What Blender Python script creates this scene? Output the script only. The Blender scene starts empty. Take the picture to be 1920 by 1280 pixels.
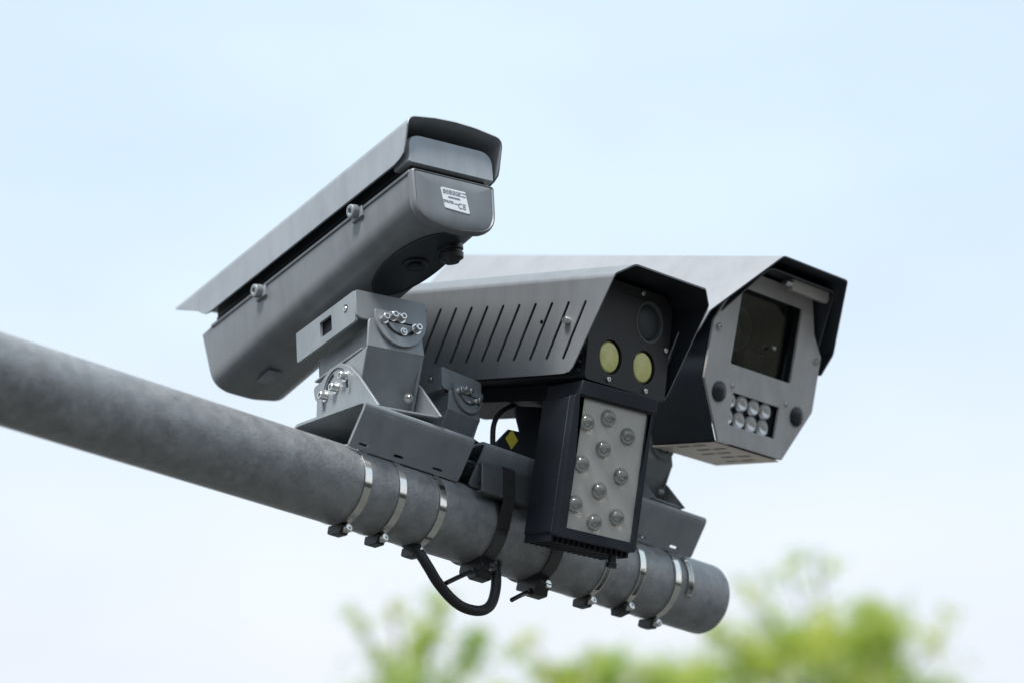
import bpy, bmesh, math, random
from mathutils import Vector, Matrix
from mathutils.geometry import tessellate_polygon
R = math.radians
PI = math.pi
scene = bpy.context.scene
col = scene.collection

# ---------------------------------------------------------------- camera, sky, sun, exposure
CAMZ = 1.7                                   # eye height above the ground
cam_data = bpy.data.cameras.new('camera')
cam = bpy.data.objects.new('camera', cam_data)
col.objects.link(cam)
cam.location = (0, 0, CAMZ)
cam.rotation_euler = (R(90 + 22), 0, 0)
cam_data.sensor_width = 36
cam_data.lens = 5000 / 1920 * 36
cam_data.clip_start = 0.1
cam_data.clip_end = 2000
cam_data.dof.use_dof = True
cam_data.dof.focus_distance = 3.9
cam_data.dof.aperture_fstop = 2.4
scene.camera = cam

SUN_EL, SUN_AZ = R(56), R(-150)               # azimuth measured from +Y towards +X
world = bpy.data.worlds.new('World')
scene.world = world
world.use_nodes = True
nt = world.node_tree
nt.nodes.clear()
w_out = nt.nodes.new('ShaderNodeOutputWorld')
w_sky = nt.nodes.new('ShaderNodeTexSky')
w_sky.sky_type = 'NISHITA'
w_sky.sun_disc = False
w_sky.sun_elevation = SUN_EL
w_sky.sun_rotation = SUN_AZ
w_sky.air_density = 1.0
w_sky.dust_density = 0.8
w_bg = nt.nodes.new('ShaderNodeBackground')
w_bg.inputs['Strength'].default_value = 0.11
nt.links.new(w_sky.outputs[0], w_bg.inputs['Color'])
w_cl = nt.nodes.new('ShaderNodeBackground')   # thin white cloud veil
w_cl.inputs['Color'].default_value = (0.78, 0.945, 1.08, 1)
w_cl.inputs['Strength'].default_value = 1.06
w_co = nt.nodes.new('ShaderNodeTexCoord')
w_mp = nt.nodes.new('ShaderNodeMapping')
w_mp.inputs['Scale'].default_value = (1.0, 1.0, 2.2)
w_ns = nt.nodes.new('ShaderNodeTexNoise')
w_ns.inputs['Scale'].default_value = 5.0
w_ns.inputs['Detail'].default_value = 5.0
w_ns.inputs['Roughness'].default_value = 0.5
w_rm = nt.nodes.new('ShaderNodeMapRange')
w_rm.inputs['From Min'].default_value = 0.36
w_rm.inputs['From Max'].default_value = 0.66
w_rm.inputs['To Min'].default_value = 0.80
w_rm.inputs['To Max'].default_value = 0.92
w_sx = nt.nodes.new('ShaderNodeSeparateXYZ')
w_ramp = nt.nodes.new('ShaderNodeValToRGB')
w_ramp.color_ramp.elements[0].position = 0.27
w_ramp.color_ramp.elements[0].color = (0.93, 0.975, 1.04, 1)
w_ramp.color_ramp.elements[1].position = 0.42
w_ramp.color_ramp.elements[1].color = (0.77, 0.935, 1.075, 1)
nt.links.new(w_co.outputs['Generated'], w_sx.inputs[0])
nt.links.new(w_sx.outputs['Z'], w_ramp.inputs[0])
nt.links.new(w_ramp.outputs[0], w_cl.inputs['Color'])
w_mx = nt.nodes.new('ShaderNodeMixShader')
nt.links.new(w_co.outputs['Generated'], w_mp.inputs['Vector'])
nt.links.new(w_mp.outputs[0], w_ns.inputs['Vector'])
nt.links.new(w_ns.outputs['Fac'], w_rm.inputs['Value'])
nt.links.new(w_rm.outputs[0], w_mx.inputs['Fac'])
nt.links.new(w_bg.outputs[0], w_mx.inputs[1])
nt.links.new(w_cl.outputs[0], w_mx.inputs[2])
nt.links.new(w_mx.outputs[0], w_out.inputs['Surface'])

sun_data = bpy.data.lights.new('sun', 'SUN')
sun_data.energy = 4.6
sun_data.angle = R(14)
sun_data.color = (1.0, 0.97, 0.92)
sun = bpy.data.objects.new('sun', sun_data)
col.objects.link(sun)
sdir = Vector((math.sin(SUN_AZ) * math.cos(SUN_EL), math.cos(SUN_AZ) * math.cos(SUN_EL), math.sin(SUN_EL)))
sun.rotation_euler = sdir.to_track_quat('Z', 'Y').to_euler()
sun.location = (0, 0, 30)

vs = scene.view_settings
scene.display_settings.display_device = 'sRGB'
vs.view_transform = 'Standard'
vs.look = 'None'
vs.exposure = 0.0
vs.gamma = 1.0
vs.use_curve_mapping = False
scene.cycles.use_denoising = True
scene.cycles.max_bounces = 10

# ---------------------------------------------------------------- materials
MATS = {}
def mat(name, color, rough=0.5, metal=0.0, noise=0.0, nscale=20.0, bump=0.0, bscale=200.0, color2=None,
        spec=0.5, stretch=None, rnoise=0.0, coat=0.0, transmission=0.0, detail=4.0, grime=0.0):
    m = bpy.data.materials.new(name)
    m.use_nodes = True
    t = m.node_tree
    b = t.nodes['Principled BSDF']
    b.inputs['Base Color'].default_value = (*color, 1)
    b.inputs['Roughness'].default_value = rough
    b.inputs['Metallic'].default_value = metal
    b.inputs['Specular IOR Level'].default_value = spec
    b.inputs['Coat Weight'].default_value = coat
    b.inputs['Transmission Weight'].default_value = transmission
    co = t.nodes.new('ShaderNodeTexCoord')
    vec = co.outputs['Object']
    if stretch:
        mp = t.nodes.new('ShaderNodeMapping')
        mp.inputs['Scale'].default_value = stretch
        t.links.new(vec, mp.inputs['Vector'])
        vec = mp.outputs[0]
    if noise > 0:
        n = t.nodes.new('ShaderNodeTexNoise')
        n.inputs['Scale'].default_value = nscale
        n.inputs['Detail'].default_value = detail
        n.inputs['Roughness'].default_value = 0.62
        t.links.new(vec, n.inputs['Vector'])
        r = t.nodes.new('ShaderNodeValToRGB')
        c2 = color2 or tuple(c * (1 + noise) for c in color)
        c1 = tuple(c * (1 - noise) for c in color)
        r.color_ramp.elements[0].position = 0.3
        r.color_ramp.elements[1].position = 0.72
        r.color_ramp.elements[0].color = (*c1, 1)
        r.color_ramp.elements[1].color = (*c2, 1)
        t.links.new(n.outputs['Fac'], r.inputs[0])
        t.links.new(r.outputs[0], b.inputs['Base Color'])
        if rnoise > 0:
            mr = t.nodes.new('ShaderNodeMapRange')
            mr.inputs['To Min'].default_value = max(0.02, rough - rnoise)
            mr.inputs['To Max'].default_value = min(1.0, rough + rnoise)
            t.links.new(n.outputs['Fac'], mr.inputs['Value'])
            t.links.new(mr.outputs[0], b.inputs['Roughness'])
    if grime > 0:                             # faint run-off streaks and dust
        gm = t.nodes.new('ShaderNodeMapping')
        gm.inputs['Scale'].default_value = (38, 38, 8)
        t.links.new(co.outputs['Object'], gm.inputs['Vector'])
        gn = t.nodes.new('ShaderNodeTexNoise')
        gn.inputs['Scale'].default_value = 1.0
        gn.inputs['Detail'].default_value = 6.0
        gn.inputs['Roughness'].default_value = 0.7
        t.links.new(gm.outputs[0], gn.inputs['Vector'])
        gr = t.nodes.new('ShaderNodeMapRange')
        gr.inputs['From Min'].default_value = 0.42
        gr.inputs['From Max'].default_value = 0.75
        gr.inputs['To Min'].default_value = 1.0
        gr.inputs['To Max'].default_value = 1.0 - 1.15 * grime
        t.links.new(gn.outputs['Fac'], gr.inputs['Value'])
        gx = t.nodes.new('ShaderNodeMix')
        gx.data_type = 'RGBA'; gx.blend_type = 'MULTIPLY'
        gx.inputs[0].default_value = 1.0
        src = b.inputs['Base Color'].links[0].from_socket
        t.links.new(src, gx.inputs[6])
        t.links.new(gr.outputs[0], gx.inputs[7])
        t.links.new(gx.outputs[2], b.inputs['Base Color'])
    if bump > 0:
        n2 = t.nodes.new('ShaderNodeTexNoise')
        n2.inputs['Scale'].default_value = bscale
        n2.inputs['Detail'].default_value = 3.0
        t.links.new(vec, n2.inputs['Vector'])
        bp = t.nodes.new('ShaderNodeBump')
        bp.inputs['Strength'].default_value = bump
        bp.inputs['Distance'].default_value = 0.002
        t.links.new(n2.outputs['Fac'], bp.inputs['Height'])
        t.links.new(bp.outputs[0], b.inputs['Normal'])
    MATS[name] = m
    return m

m_body = mat('body_grey_paint', (0.200, 0.212, 0.226), 0.40, 0.25, 0.12, 9, 0.10, 500, rnoise=0.10, grime=0.16)
m_paint = mat('grey_paint', (0.365, 0.390, 0.420), 0.42, 0.2, 0.10, 9, 0.10, 500, rnoise=0.08, grime=0.14)
m_paint2 = mat('bracket_grey_paint', (0.285, 0.312, 0.332), 0.45, 0.2, 0.12, 12, 0.10, 500, rnoise=0.10, grime=0.14)
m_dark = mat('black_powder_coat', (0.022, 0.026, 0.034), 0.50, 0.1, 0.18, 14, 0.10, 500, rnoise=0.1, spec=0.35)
m_panel = mat('black_front_panel', (0.016, 0.016, 0.018), 0.5, 0.0, 0.25, 25, 0.05, 400, rnoise=0.1)
m_cowl = mat('brushed_aluminium_cowl', (0.262, 0.274, 0.290), 0.42, 0.3, 0.10, 6, 0.05, 300, stretch=(0.25, 1.0, 1.0), rnoise=0.08, grime=0.16)
m_shield = mat('pale_grey_paint', (0.31, 0.322, 0.345), 0.5, 0.1, 0.08, 5, 0.05, 300, rnoise=0.07, grime=0.10)
m_face = mat('grey_face_plate', (0.50, 0.487, 0.478), 0.55, 0.1, 0.08, 30, 0.15, 700, grime=0.12)
m_under = mat('dark_paint_and_hood_shade', (0.030, 0.038, 0.050), 0.5, 0.1, 0.12, 12, 0.05, 400)
m_zinc = mat('galvanised_steel', (0.318, 0.325, 0.334), 0.48, 0.35, 0.20, 34, 0.40, 190, rnoise=0.18, detail=9)
def weather_zinc(m):
    t = m.node_tree
    b = t.nodes['Principled BSDF']
    src = b.inputs['Base Color'].links[0].from_socket
    co = t.nodes.new('ShaderNodeTexCoord')
    vo = t.nodes.new('ShaderNodeTexVoronoi')               # crystal spangle
    vo.inputs['Scale'].default_value = 75
    t.links.new(co.outputs['Object'], vo.inputs['Vector'])
    bw = t.nodes.new('ShaderNodeRGBToBW')
    t.links.new(vo.outputs['Color'], bw.inputs[0])
    mr = t.nodes.new('ShaderNodeMapRange')
    mr.inputs['To Min'].default_value = 0.86
    mr.inputs['To Max'].default_value = 1.12
    t.links.new(bw.outputs[0], mr.inputs['Value'])
    mul = t.nodes.new('ShaderNodeMix'); mul.data_type = 'RGBA'; mul.blend_type = 'MULTIPLY'; mul.inputs[0].default_value = 1
    t.links.new(src, mul.inputs[6]); t.links.new(mr.outputs[0], mul.inputs[7])
    n = t.nodes.new('ShaderNodeTexNoise')                  # rusty brown stains
    n.inputs['Scale'].default_value = 13
    n.inputs['Detail'].default_value = 8
    n.inputs['Roughness'].default_value = 0.75
    t.links.new(co.outputs['Object'], n.inputs['Vector'])
    r2 = t.nodes.new('ShaderNodeMapRange')
    r2.inputs['From Min'].default_value = 0.54
    r2.inputs['From Max'].default_value = 0.78
    r2.inputs['To Max'].default_value = 0.55
    t.links.new(n.outputs['Fac'], r2.inputs['Value'])
    mx = t.nodes.new('ShaderNodeMix'); mx.data_type = 'RGBA'
    t.links.new(r2.outputs[0], mx.inputs[0])
    t.links.new(mul.outputs[2], mx.inputs[6])
    mx.inputs[7].default_value = (0.165, 0.135, 0.115, 1)
    t.links.new(mx.outputs[2], b.inputs['Base Color'])
weather_zinc(m_zinc)
m_steel = mat('stainless_steel', (0.80, 0.78, 0.73), 0.14, 1.0, 0.06, 60, 0.0)
m_bolt = mat('stainless_bolt', (0.70, 0.70, 0.69), 0.28, 1.0, 0.1, 200)
m_black = mat('black_plastic', (0.016, 0.017, 0.020), 0.32, 0.0, 0.2, 60)
m_rubber = mat('black_rubber', (0.014, 0.015, 0.017), 0.55, 0.0, 0.25, 60, 0.15, 300)
m_void = mat('dark_recess', (0.014, 0.017, 0.022), 0.6, spec=0.2)
m_glass = mat('dark_window_glass', (0.020, 0.022, 0.028), 0.06, 0.0, spec=0.7)
m_lens = mat('dark_lens_glass', (0.045, 0.053, 0.056), 0.45, 0.0, spec=0.4)
m_ring = mat('dim_lens_ring', (0.085, 0.095, 0.10), 0.5)
m_yellow = mat('yellow_phosphor', (0.66, 0.63, 0.22), 0.38, 0.0, 0.10, 70, coat=0.5)
m_ysticker = mat('yellow_sticker', (0.62, 0.52, 0.06), 0.5, 0.0, 0.08, 90)
m_alu = mat('satin_aluminium_panel', (0.50, 0.48, 0.445), 0.42, 0.15, 0.05, 15, 0.08, 600)
m_dome = mat('led_dome', (0.42, 0.41, 0.39), 0.18, 0.35, spec=0.8)
m_clear = mat('clear_led_lens', (0.55, 0.55, 0.60), 0.12, 0.25, 0.2, 120, spec=0.9)
m_white = mat('white_sticker', (0.80, 0.82, 0.86), 0.4, 0.0, 0.06, 90)
m_ink = mat('sticker_ink', (0.20, 0.22, 0.27), 0.6)
m_greyst = mat('grey_sticker', (0.26, 0.27, 0.30), 0.4, 0.0, 0.15, 150)
m_bark = mat('bark', (0.10, 0.075, 0.055), 0.9, 0.0, 0.4, 8, 0.6, 30)
m_vent = mat('bare_tan_metal', (0.84, 0.75, 0.65), 0.5, 0.2, 0.08, 20)
m_chan = mat('dark_grey_steel', (0.11, 0.115, 0.12), 0.45, 0.3, 0.15, 30)
m_ground = mat('dry_ground', (0.070, 0.070, 0.066), 0.95, 0.0, 0.25, 0.6, 0.4, 6, detail=8)

m_barrel = mat('dark_lens_barrel', (0.055, 0.050, 0.050), 0.35, 0.3, 0.2, 40)
m_pane = mat('clear_pane', (0.75, 0.78, 0.80), 0.01, transmission=1.0)
m_dglass = mat('clear_dome_glass', (0.86, 0.86, 0.84), 0.06, transmission=0.92)
m_pad = mat('recess_shade_pad', (0.030, 0.035, 0.042), 0.38, 0.0, 0.15, 40)
m_chip = mat('led_chip', (0.23, 0.225, 0.21), 0.3, 0.5)
m_added_wood = mat('added_wood_foliage', (0.044, 0.044, 0.030), 0.9, 0.0, 0.5, 0.8, 0.0, detail=8)
m_cup = mat('reflector_cup', (0.80, 0.80, 0.82), 0.25, 0.85)
def leaf_material(name, c1, c2):
    m = bpy.data.materials.new(name)
    m.use_nodes = True
    t = m.node_tree
    b = t.nodes['Principled BSDF']
    n = t.nodes.new('ShaderNodeTexNoise')
    n.inputs['Scale'].default_value = 1.6
    n.inputs['Detail'].default_value = 3
    co = t.nodes.new('ShaderNodeTexCoord')
    t.links.new(co.outputs['Object'], n.inputs['Vector'])
    r = t.nodes.new('ShaderNodeValToRGB')
    r.color_ramp.elements[0].position = 0.36
    r.color_ramp.elements[1].position = 0.64
    r.color_ramp.elements[0].color = (*c1, 1)
    r.color_ramp.elements[1].color = (*c2, 1)
    t.links.new(n.outputs['Fac'], r.inputs[0])
    t.links.new(r.outputs[0], b.inputs['Base Color'])
    b.inputs['Roughness'].default_value = 0.5
    tr = t.nodes.new('ShaderNodeBsdfTranslucent')
    t.links.new(r.outputs[0], tr.inputs['Color'])
    mx = t.nodes.new('ShaderNodeMixShader')
    mx.inputs[0].default_value = 0.55
    o = t.nodes['Material Output']
    t.links.new(b.outputs[0], mx.inputs[1])
    t.links.new(tr.outputs[0], mx.inputs[2])
    t.links.new(mx.outputs[0], o.inputs['Surface'])
    return m
m_leaf = leaf_material('leaf_green', (0.30, 0.48, 0.09), (0.68, 0.72, 0.17))

# ---------------------------------------------------------------- mesh helpers
def fillet(pts, r, n=5, closed=True):
    """round the corners of a polyline of 2D or 3D points; r may be a list, one radius per corner"""
    P = [Vector(p) for p in pts]
    N = len(P)
    out = []
    for i, p in enumerate(P):
        ri = r[i] if isinstance(r, (list, tuple)) else r
        if ri <= 0 or (not closed and i in (0, N - 1)):
            out.append(p.copy()); continue
        a, b = P[i - 1] - p, P[(i + 1) % N] - p
        la, lb = a.length, b.length
        a, b = a / la, b / lb
        ang = a.angle(b)
        d = min(ri / max(math.tan(ang / 2), 1e-6), la * 0.49, lb * 0.49)
        p0, p1 = p + a * d, p + b * d
        for k in range(n + 1):
            s = k / n
            out.append(p0 * (1 - s) ** 2 + p * 2 * s * (1 - s) + p1 * s * s)
    return out

def ell(cx, cy, rx, ry=None, n=28, a0=0.0):
    ry = ry or rx
    return [Vector((cx + rx * math.cos(a0 + 2 * PI * k / n), cy + ry * math.sin(a0 + 2 * PI * k / n))) for k in range(n)]

def rect(x0, y0, x1, y1):
    return [Vector((x0, y0)), Vector((x1, y0)), Vector((x1, y1)), Vector((x0, y1))]

PX = lambda a, b, c: (c, a, b)       # outline in y,z, thickness along x
PY = lambda a, b, c: (a, c, b)       # outline in x,z, thickness along y
PZ = lambda a, b, c: (a, b, c)       # outline in x,y, thickness along z

class MB:
    """collects shapes, becomes ONE mesh object"""
    def __init__(s): s.v, s.f = [], []
    def add(s, vs, fs, M=None):
        o = len(s.v)
        for v in vs:
            v = Vector(v)
            s.v.append(tuple(M @ v if M else v))
        s.f += [tuple(i + o for i in f) for f in fs]
    def box(s, x0, y0, z0, x1, y1, z1, M=None):
        v = [(x, y, z) for x in (x0, x1) for y in (y0, y1) for z in (z0, z1)]
        s.add(v, [(0, 1, 3, 2), (4, 6, 7, 5), (0, 4, 5, 1), (2, 3, 7, 6), (0, 2, 6, 4), (1, 5, 7, 3)], M)
    def plate(s, outline, c0, c1, P=PX, holes=(), M=None):
        loops = [[Vector((p[0], p[1], 0)) for p in outline]] + [[Vector((p[0], p[1], 0)) for p in h] for h in holes]
        flat = [p for l in loops for p in l]
        tris = tessellate_polygon(loops)
        n = len(flat)
        vs = [P(p.x, p.y, c0) for p in flat] + [P(p.x, p.y, c1) for p in flat]
        if holes:
            fs = [tuple(t) for t in tris] + [tuple(n + i for i in reversed(t)) for t in tris]
        else:
            fs = [tuple(range(n)), tuple(n + i for i in reversed(range(n)))]
        o = 0
        for l in loops:
            k = len(l)
            fs += [(o + i, o + (i + 1) % k, n + o + (i + 1) % k, n + o + i) for i in range(k)]
            o += k
        s.add(vs, fs, M)
    def loft(s, rings, caps=True, M=None):
        n = len(rings[0])
        vs = [p for r in rings for p in r]
        fs = []
        for k in range(len(rings) - 1):
            for i in range(n):
                fs.append((k * n + i, k * n + (i + 1) % n, (k + 1) * n + (i + 1) % n, (k + 1) * n + i))
        if caps:
            fs.append(tuple(reversed(range(n))))
            fs.append(tuple((len(rings) - 1) * n + i for i in range(n)))
        s.add(vs, fs, M)
    def cyl(s, p0, p1, r0, r1=None, n=24, M=None):
        s.tube([p0, p1], [r0, r0 if r1 is None else r1], n, M)
    def tube(s, path, rad, n=16, M=None):
        P = [Vector(p) for p in path]
        if not isinstance(rad, (list, tuple)): rad = [rad] * len(P)
        up = Vector((0, 0, 1))
        rings, last = [], None
        for i, p in enumerate(P):
            d = (P[min(i + 1, len(P) - 1)] - P[max(i - 1, 0)]).normalized()
            if last is None:
                a = d.cross(up)
                if a.length < 0.1: a = d.cross(Vector((0, 1, 0)))
            else:
                a = last - d * last.dot(d)
            a.normalize(); last = a
            b = d.cross(a)
            rings.append([p + (a * math.cos(2 * PI * k / n) + b * math.sin(2 * PI * k / n)) * rad[i] for k in range(n)])
        s.loft(rings, True, M)
    def strip(s, prof, th, x0, x1):
        """bent sheet of thickness th, extruded along x; prof: 2D points (y, z), thickness to the right-hand side;
        x0, x1 may be functions of the point index"""
        P = [Vector((p[0], p[1])) for p in prof]
        N = []
        for i, p in enumerate(P):
            d0 = (P[i] - P[i - 1]).normalized() if i else (P[1] - P[0]).normalized()
            d1 = (P[i + 1] - P[i]).normalized() if i < len(P) - 1 else d0
            n0, n1 = Vector((d0.y, -d0.x)), Vector((d1.y, -d1.x))
            m = (n0 + n1).normalized()
            N.append(m / max(0.5, m.dot(n1)))
        f0 = x0 if callable(x0) else (lambda i: x0)
        f1 = x1 if callable(x1) else (lambda i: x1)
        s.loft([[(f0(i), p.x, p.y), (f1(i), p.x, p.y), (f1(i), p.x + N[i].x * th, p.y + N[i].y * th), (f0(i), p.x + N[i].x * th, p.y + N[i].y * th)]
                for i, p in enumerate(P)])
    def lathe(s, prof, axis_o, axis_d, n=28, M=None):
        """prof: list of (distance along axis, radius)"""
        o, d = Vector(axis_o), Vector(axis_d).normalized()
        a = d.cross(Vector((0, 0, 1)))
        if a.length < 0.1: a = d.cross(Vector((0, 1, 0)))
        a.normalize(); b = d.cross(a)
        s.loft([[o + d * h + (a * math.cos(2 * PI * k / n) + b * math.sin(2 * PI * k / n)) * r for k in range(n)]
                for h, r in prof], True, M)

def smooth_mesh(me, ang=32):
    for p in me.polygons: p.use_smooth = True
    me.set_sharp_from_angle(angle=R(ang))

def obj(name, mb, m, parent=None, bevel=0.0, smooth=32, solid=0.0, soff=-1.0, label=None, seg=2, wn=False, inner=None, rim=None, inside=None):
    me = bpy.data.meshes.new(name)
    me.from_pydata([tuple(v) for v in mb.v], [], mb.f)
    bm = bmesh.new(); bm.from_mesh(me)
    bmesh.ops.remove_doubles(bm, verts=bm.verts, dist=1e-6)
    bmesh.ops.recalc_face_normals(bm, faces=bm.faces)
    bm.to_mesh(me); bm.free()
    me.materials.append(m)
    if inside:
        me.materials.append(inside[0])
        for p in me.polygons:
            if inside[1](p.center, p.normal): p.material_index = 1
    o = bpy.data.objects.new(name, me)
    col.objects.link(o)
    if smooth: smooth_mesh(me, smooth)
    if solid:
        s = o.modifiers.new('thickness', 'SOLIDIFY'); s.thickness = solid; s.offset = soff; s.use_even_offset = True
        if inner:
            me.materials.append(inner); s.material_offset = 1; s.material_offset_rim = 0
        if rim:
            me.materials.append(rim); s.material_offset_rim = 1
    if bevel:
        b = o.modifiers.new('rounded_edges', 'BEVEL'); b.width = bevel; b.segments = seg
        b.limit_method = 'ANGLE'; b.angle_limit = R(40)
        b.harden_normals = False
    if wn:
        w = o.modifiers.new('face_normals', 'WEIGHTED_NORMAL'); w.keep_sharp = True; w.weight = 100
    if parent: o.parent = parent
    if label: o['label'] = label
    return o

def thing(name, label, cat, M, group=None):
    o = bpy.data.objects.new(name, None)
    o.empty_display_size = 0.05
    col.objects.link(o)
    o.matrix_world = M
    o['label'] = label; o['category'] = cat
    if group: o['group'] = group
    return o

def frame(T, rows):
    return Matrix(((rows[0][0], rows[0][1], rows[0][2], T[0]), (rows[1][0], rows[1][1], rows[1][2], T[1]),
                   (rows[2][0], rows[2][1], rows[2][2], T[2] + CAMZ), (0, 0, 0, 1)))
def rescale(M, k):
    """same pose a little farther off: distance and size grow together"""
    c = Vector((0, 0, CAMZ))
    t = c + (M.to_translation() - c) * k
    return Matrix.Translation(t) @ M.to_3x3().to_4x4() @ Matrix.Scale(k, 4)

# pole frame: origin at the free end, x along the arm to the free end, y across (away from the viewer), z up
POLE = frame((0.30857, 4.13795, 1.22438), ((0.698952, -0.715168, 0), (0.715168, 0.698952, 0), (0, 0, 1)))
CAM1 = frame((-0.08598, 3.4547, 1.64845), ((-0.55533, -0.82888, -0.06765), (0.82948, -0.5579, 0.02655), (-0.05975, -0.04137, 0.99736)))
CAM2 = rescale(frame((0.17002, 3.64832, 1.46181), ((0.74207, 0.6629, 0.09949), (-0.63856, 0.74423, -0.19589), (-0.2039, 0.08183, 0.97557))), 1.012)
CAM3 = frame((0.38987, 3.89387, 1.52025), ((0.70102, 0.69122, 0.17546), (-0.65104, 0.72072, -0.23811), (-0.29105, 0.05269, 0.95526)))
LAMP = frame((0.1355, 3.68793, 1.28168), ((0.51881, 0.84328, 0.14044), (-0.82697, 0.53669, -0.16761), (-0.21671, -0.02918, 0.9758)))

# ---------------------------------------------------------------- ground
g = MB()
g.add([(-900, -900, 0), (900, -900, 0), (900, 900, 0), (-900, 900, 0)], [(0, 1, 2, 3)])
o = obj('ground', g, m_ground, smooth=0)
o['kind'] = 'structure'

# unseen wood, added behind the viewer: it darkens the low sky and is what the shiny bands mirror
rw = random.Random(21)
wd = MB()
rows, cols = 9, 150
hgt = [10 + 3.5 * math.sin(k * 0.31) + 3 * math.sin(k * 0.83 + 1) + rw.uniform(-1.6, 1.6) for k in range(cols)]
rad = [44 + 5 * math.sin(k * 0.23) + rw.uniform(-1.5, 1.5) for k in range(cols)]
for i in range(rows):
    for k in range(cols):
        a = R(62 + 236 * k / (cols - 1))       # clockwise from +Y: everything but the view ahead
        f = i / (rows - 1)
        r_ = rad[k] + 5.0 * f ** 2 + rw.uniform(-1.1, 1.1) - 2.5 * math.sin(f * PI)
        wd.v.append((r_ * math.sin(a), r_ * math.cos(a), hgt[k] * f * (1 if i else 0)))
for i in range(rows - 1):
    for k in range(cols - 1):
        wd.f.append((i * cols + k, i * cols + k + 1, (i + 1) * cols + k + 1, (i + 1) * cols + k))
o = obj('added_treeline', wd, m_added_wood, smooth=0)
o['kind'] = 'stuff'
# ---------------------------------------------------------------- the pole arm
PR = 0.057
pole = thing('pole_arm', 'grey galvanised steel pole arm running down from the left edge to its open end', 'pole', POLE)
p = MB()
n = 72
p.loft([[(x, r * math.cos(2 * PI * k / n), r * math.sin(2 * PI * k / n)) for k in range(n)]
        for x, r in ((-2.6, PR), (-0.004, PR), (0.0, PR - 0.002), (0.0, PR - 0.006), (-0.5, PR - 0.006))], caps=False)
obj('tube', p, m_zinc, pole)

# ---------------------------------------------------------------- camera 1 (seen from behind and below)
c1 = thing('surveillance_camera', 'grey bullet camera seen from behind, sloping sun hood, white sticker on its back', 'camera', CAM1, 'traffic cameras')
# sun hood: bent sheet, raked at both ends   (front x, rear x, y, z)
half = [(0.575, 0.040, 0.0800, 0.0130), (0.588, 0.024, 0.0800, 0.0135), (0.600, 0.010, 0.0800, 0.0160), (0.610, -0.001, 0.0800, 0.0210),
        (0.622, -0.005, 0.0800, 0.0300), (0.690, -0.015, 0.0800, 0.0610), (0.702, -0.0165, 0.0788, 0.0670), (0.709, -0.0175, 0.0750, 0.0715),
        (0.710, -0.0178, 0.0690, 0.0738), (0.711, -0.0178, 0.0350, 0.0790), (0.711, -0.0178, 0.0, 0.0808)]
prof = half + [(a, b, -y, z) for a, b, y, z in reversed(half[:-1])]
h = MB()
vs_, fs_ = [], []
for xf, xr, y, z in prof: vs_ += [(xf, y, z), (xr, y, z)]
for i in range(len(prof) - 1): fs_.append((2 * i, 2 * i + 1, 2 * i + 3, 2 * i + 2))
h.add(vs_, fs_)
obj('sun_hood', h, m_paint, c1, solid=0.003, soff=0, smooth=40, wn=True)

def sec1(x, zb, w, rc=0.036, top=-0.002, belly=0.005):
    """lower shell cross-section"""
    pts = fillet([(w, top), (w - 0.002, zb + 0.002), (0.0, zb - belly), (-w + 0.002, zb + 0.002), (-w, top)], [0.002, rc, 0.10, rc, 0.002], 8)
    return [(x, q.x, q.y) for q in pts]
b = MB()
b.loft([sec1(0.004, -0.066, 0.0655), sec1(0.012, -0.069, 0.0688), sec1(0.600, -0.1110, 0.0690),
        [(xx - (zz + 0.002) * -0.28 * 1.0, yy, zz) for xx, yy, zz in sec1(0.636, -0.1085, 0.0668)]])
obj('body', b, m_body, c1, smooth=50)
# upper housing half under the hood
b = MB()
up_ = fillet([(0.0735, 0.010), (0.0735, 0.056), (-0.0735, 0.056), (-0.0735, 0.010)], [0.003, 0.030, 0.030, 0.003], 7)
b.loft([[(x, q.x * s, 0.010 + (q.y - 0.010) * s) for q in up_] for x, s in ((-0.001, 0.965), (0.003, 0.99), (0.009, 1.0), (0.038, 1.0), (0.0395, 0.97))])
for i_, v_ in enumerate(b.v):
    if v_[0] > 0.02: b.v[i_] = (v_[0], v_[1], v_[2])
obj('rear_cover', b, m_paint, c1, smooth=45)
b = MB()
b.box(0.040, -0.060, 0.0112, 0.60, 0.060, 0.052)
obj('upper_housing', b, m_under, c1, bevel=0.004)  # grey like the rear cover; shade under the hood is put into the colour
b = MB()
b.box(0.010, -0.062, -0.003, 0.596, 0.062, 0.011)
obj('gasket', b, m_void, c1)
# seam flange along the top edge of the lower shell
b = MB()
for s in (1, -1):
    b.box(0.004, s * 0.0688 - 0.002, -0.0065, 0.600, s * 0.0688 + 0.0022, -0.001)
obj('seam_flange', b, m_body, c1, bevel=0.001)
# rear plate with a rolled lip
b = MB()
def rp(s, x, dz=0.0):
    o_ = fillet([(0.0695, -0.0015), (0.0675, -0.0775), (0.0, -0.0865), (-0.0675, -0.0775), (-0.0695, -0.0015)], [0.004, 0.038, 0.1, 0.038, 0.004], 9)
    return [(x, q.x * s, -0.040 + (q.y + 0.040) * s) for q in o_]
b.loft([rp(1.0, 0.010), rp(1.012, 0.006), rp(1.015, 0.001), rp(1.0, -0.003), rp(0.965, -0.0042), rp(0.94, -0.0028), rp(0.90, -0.0040), rp(0.5, -0.0050)])
rear_plate = obj('rear_plate', b, m_body, c1, smooth=50)
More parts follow.
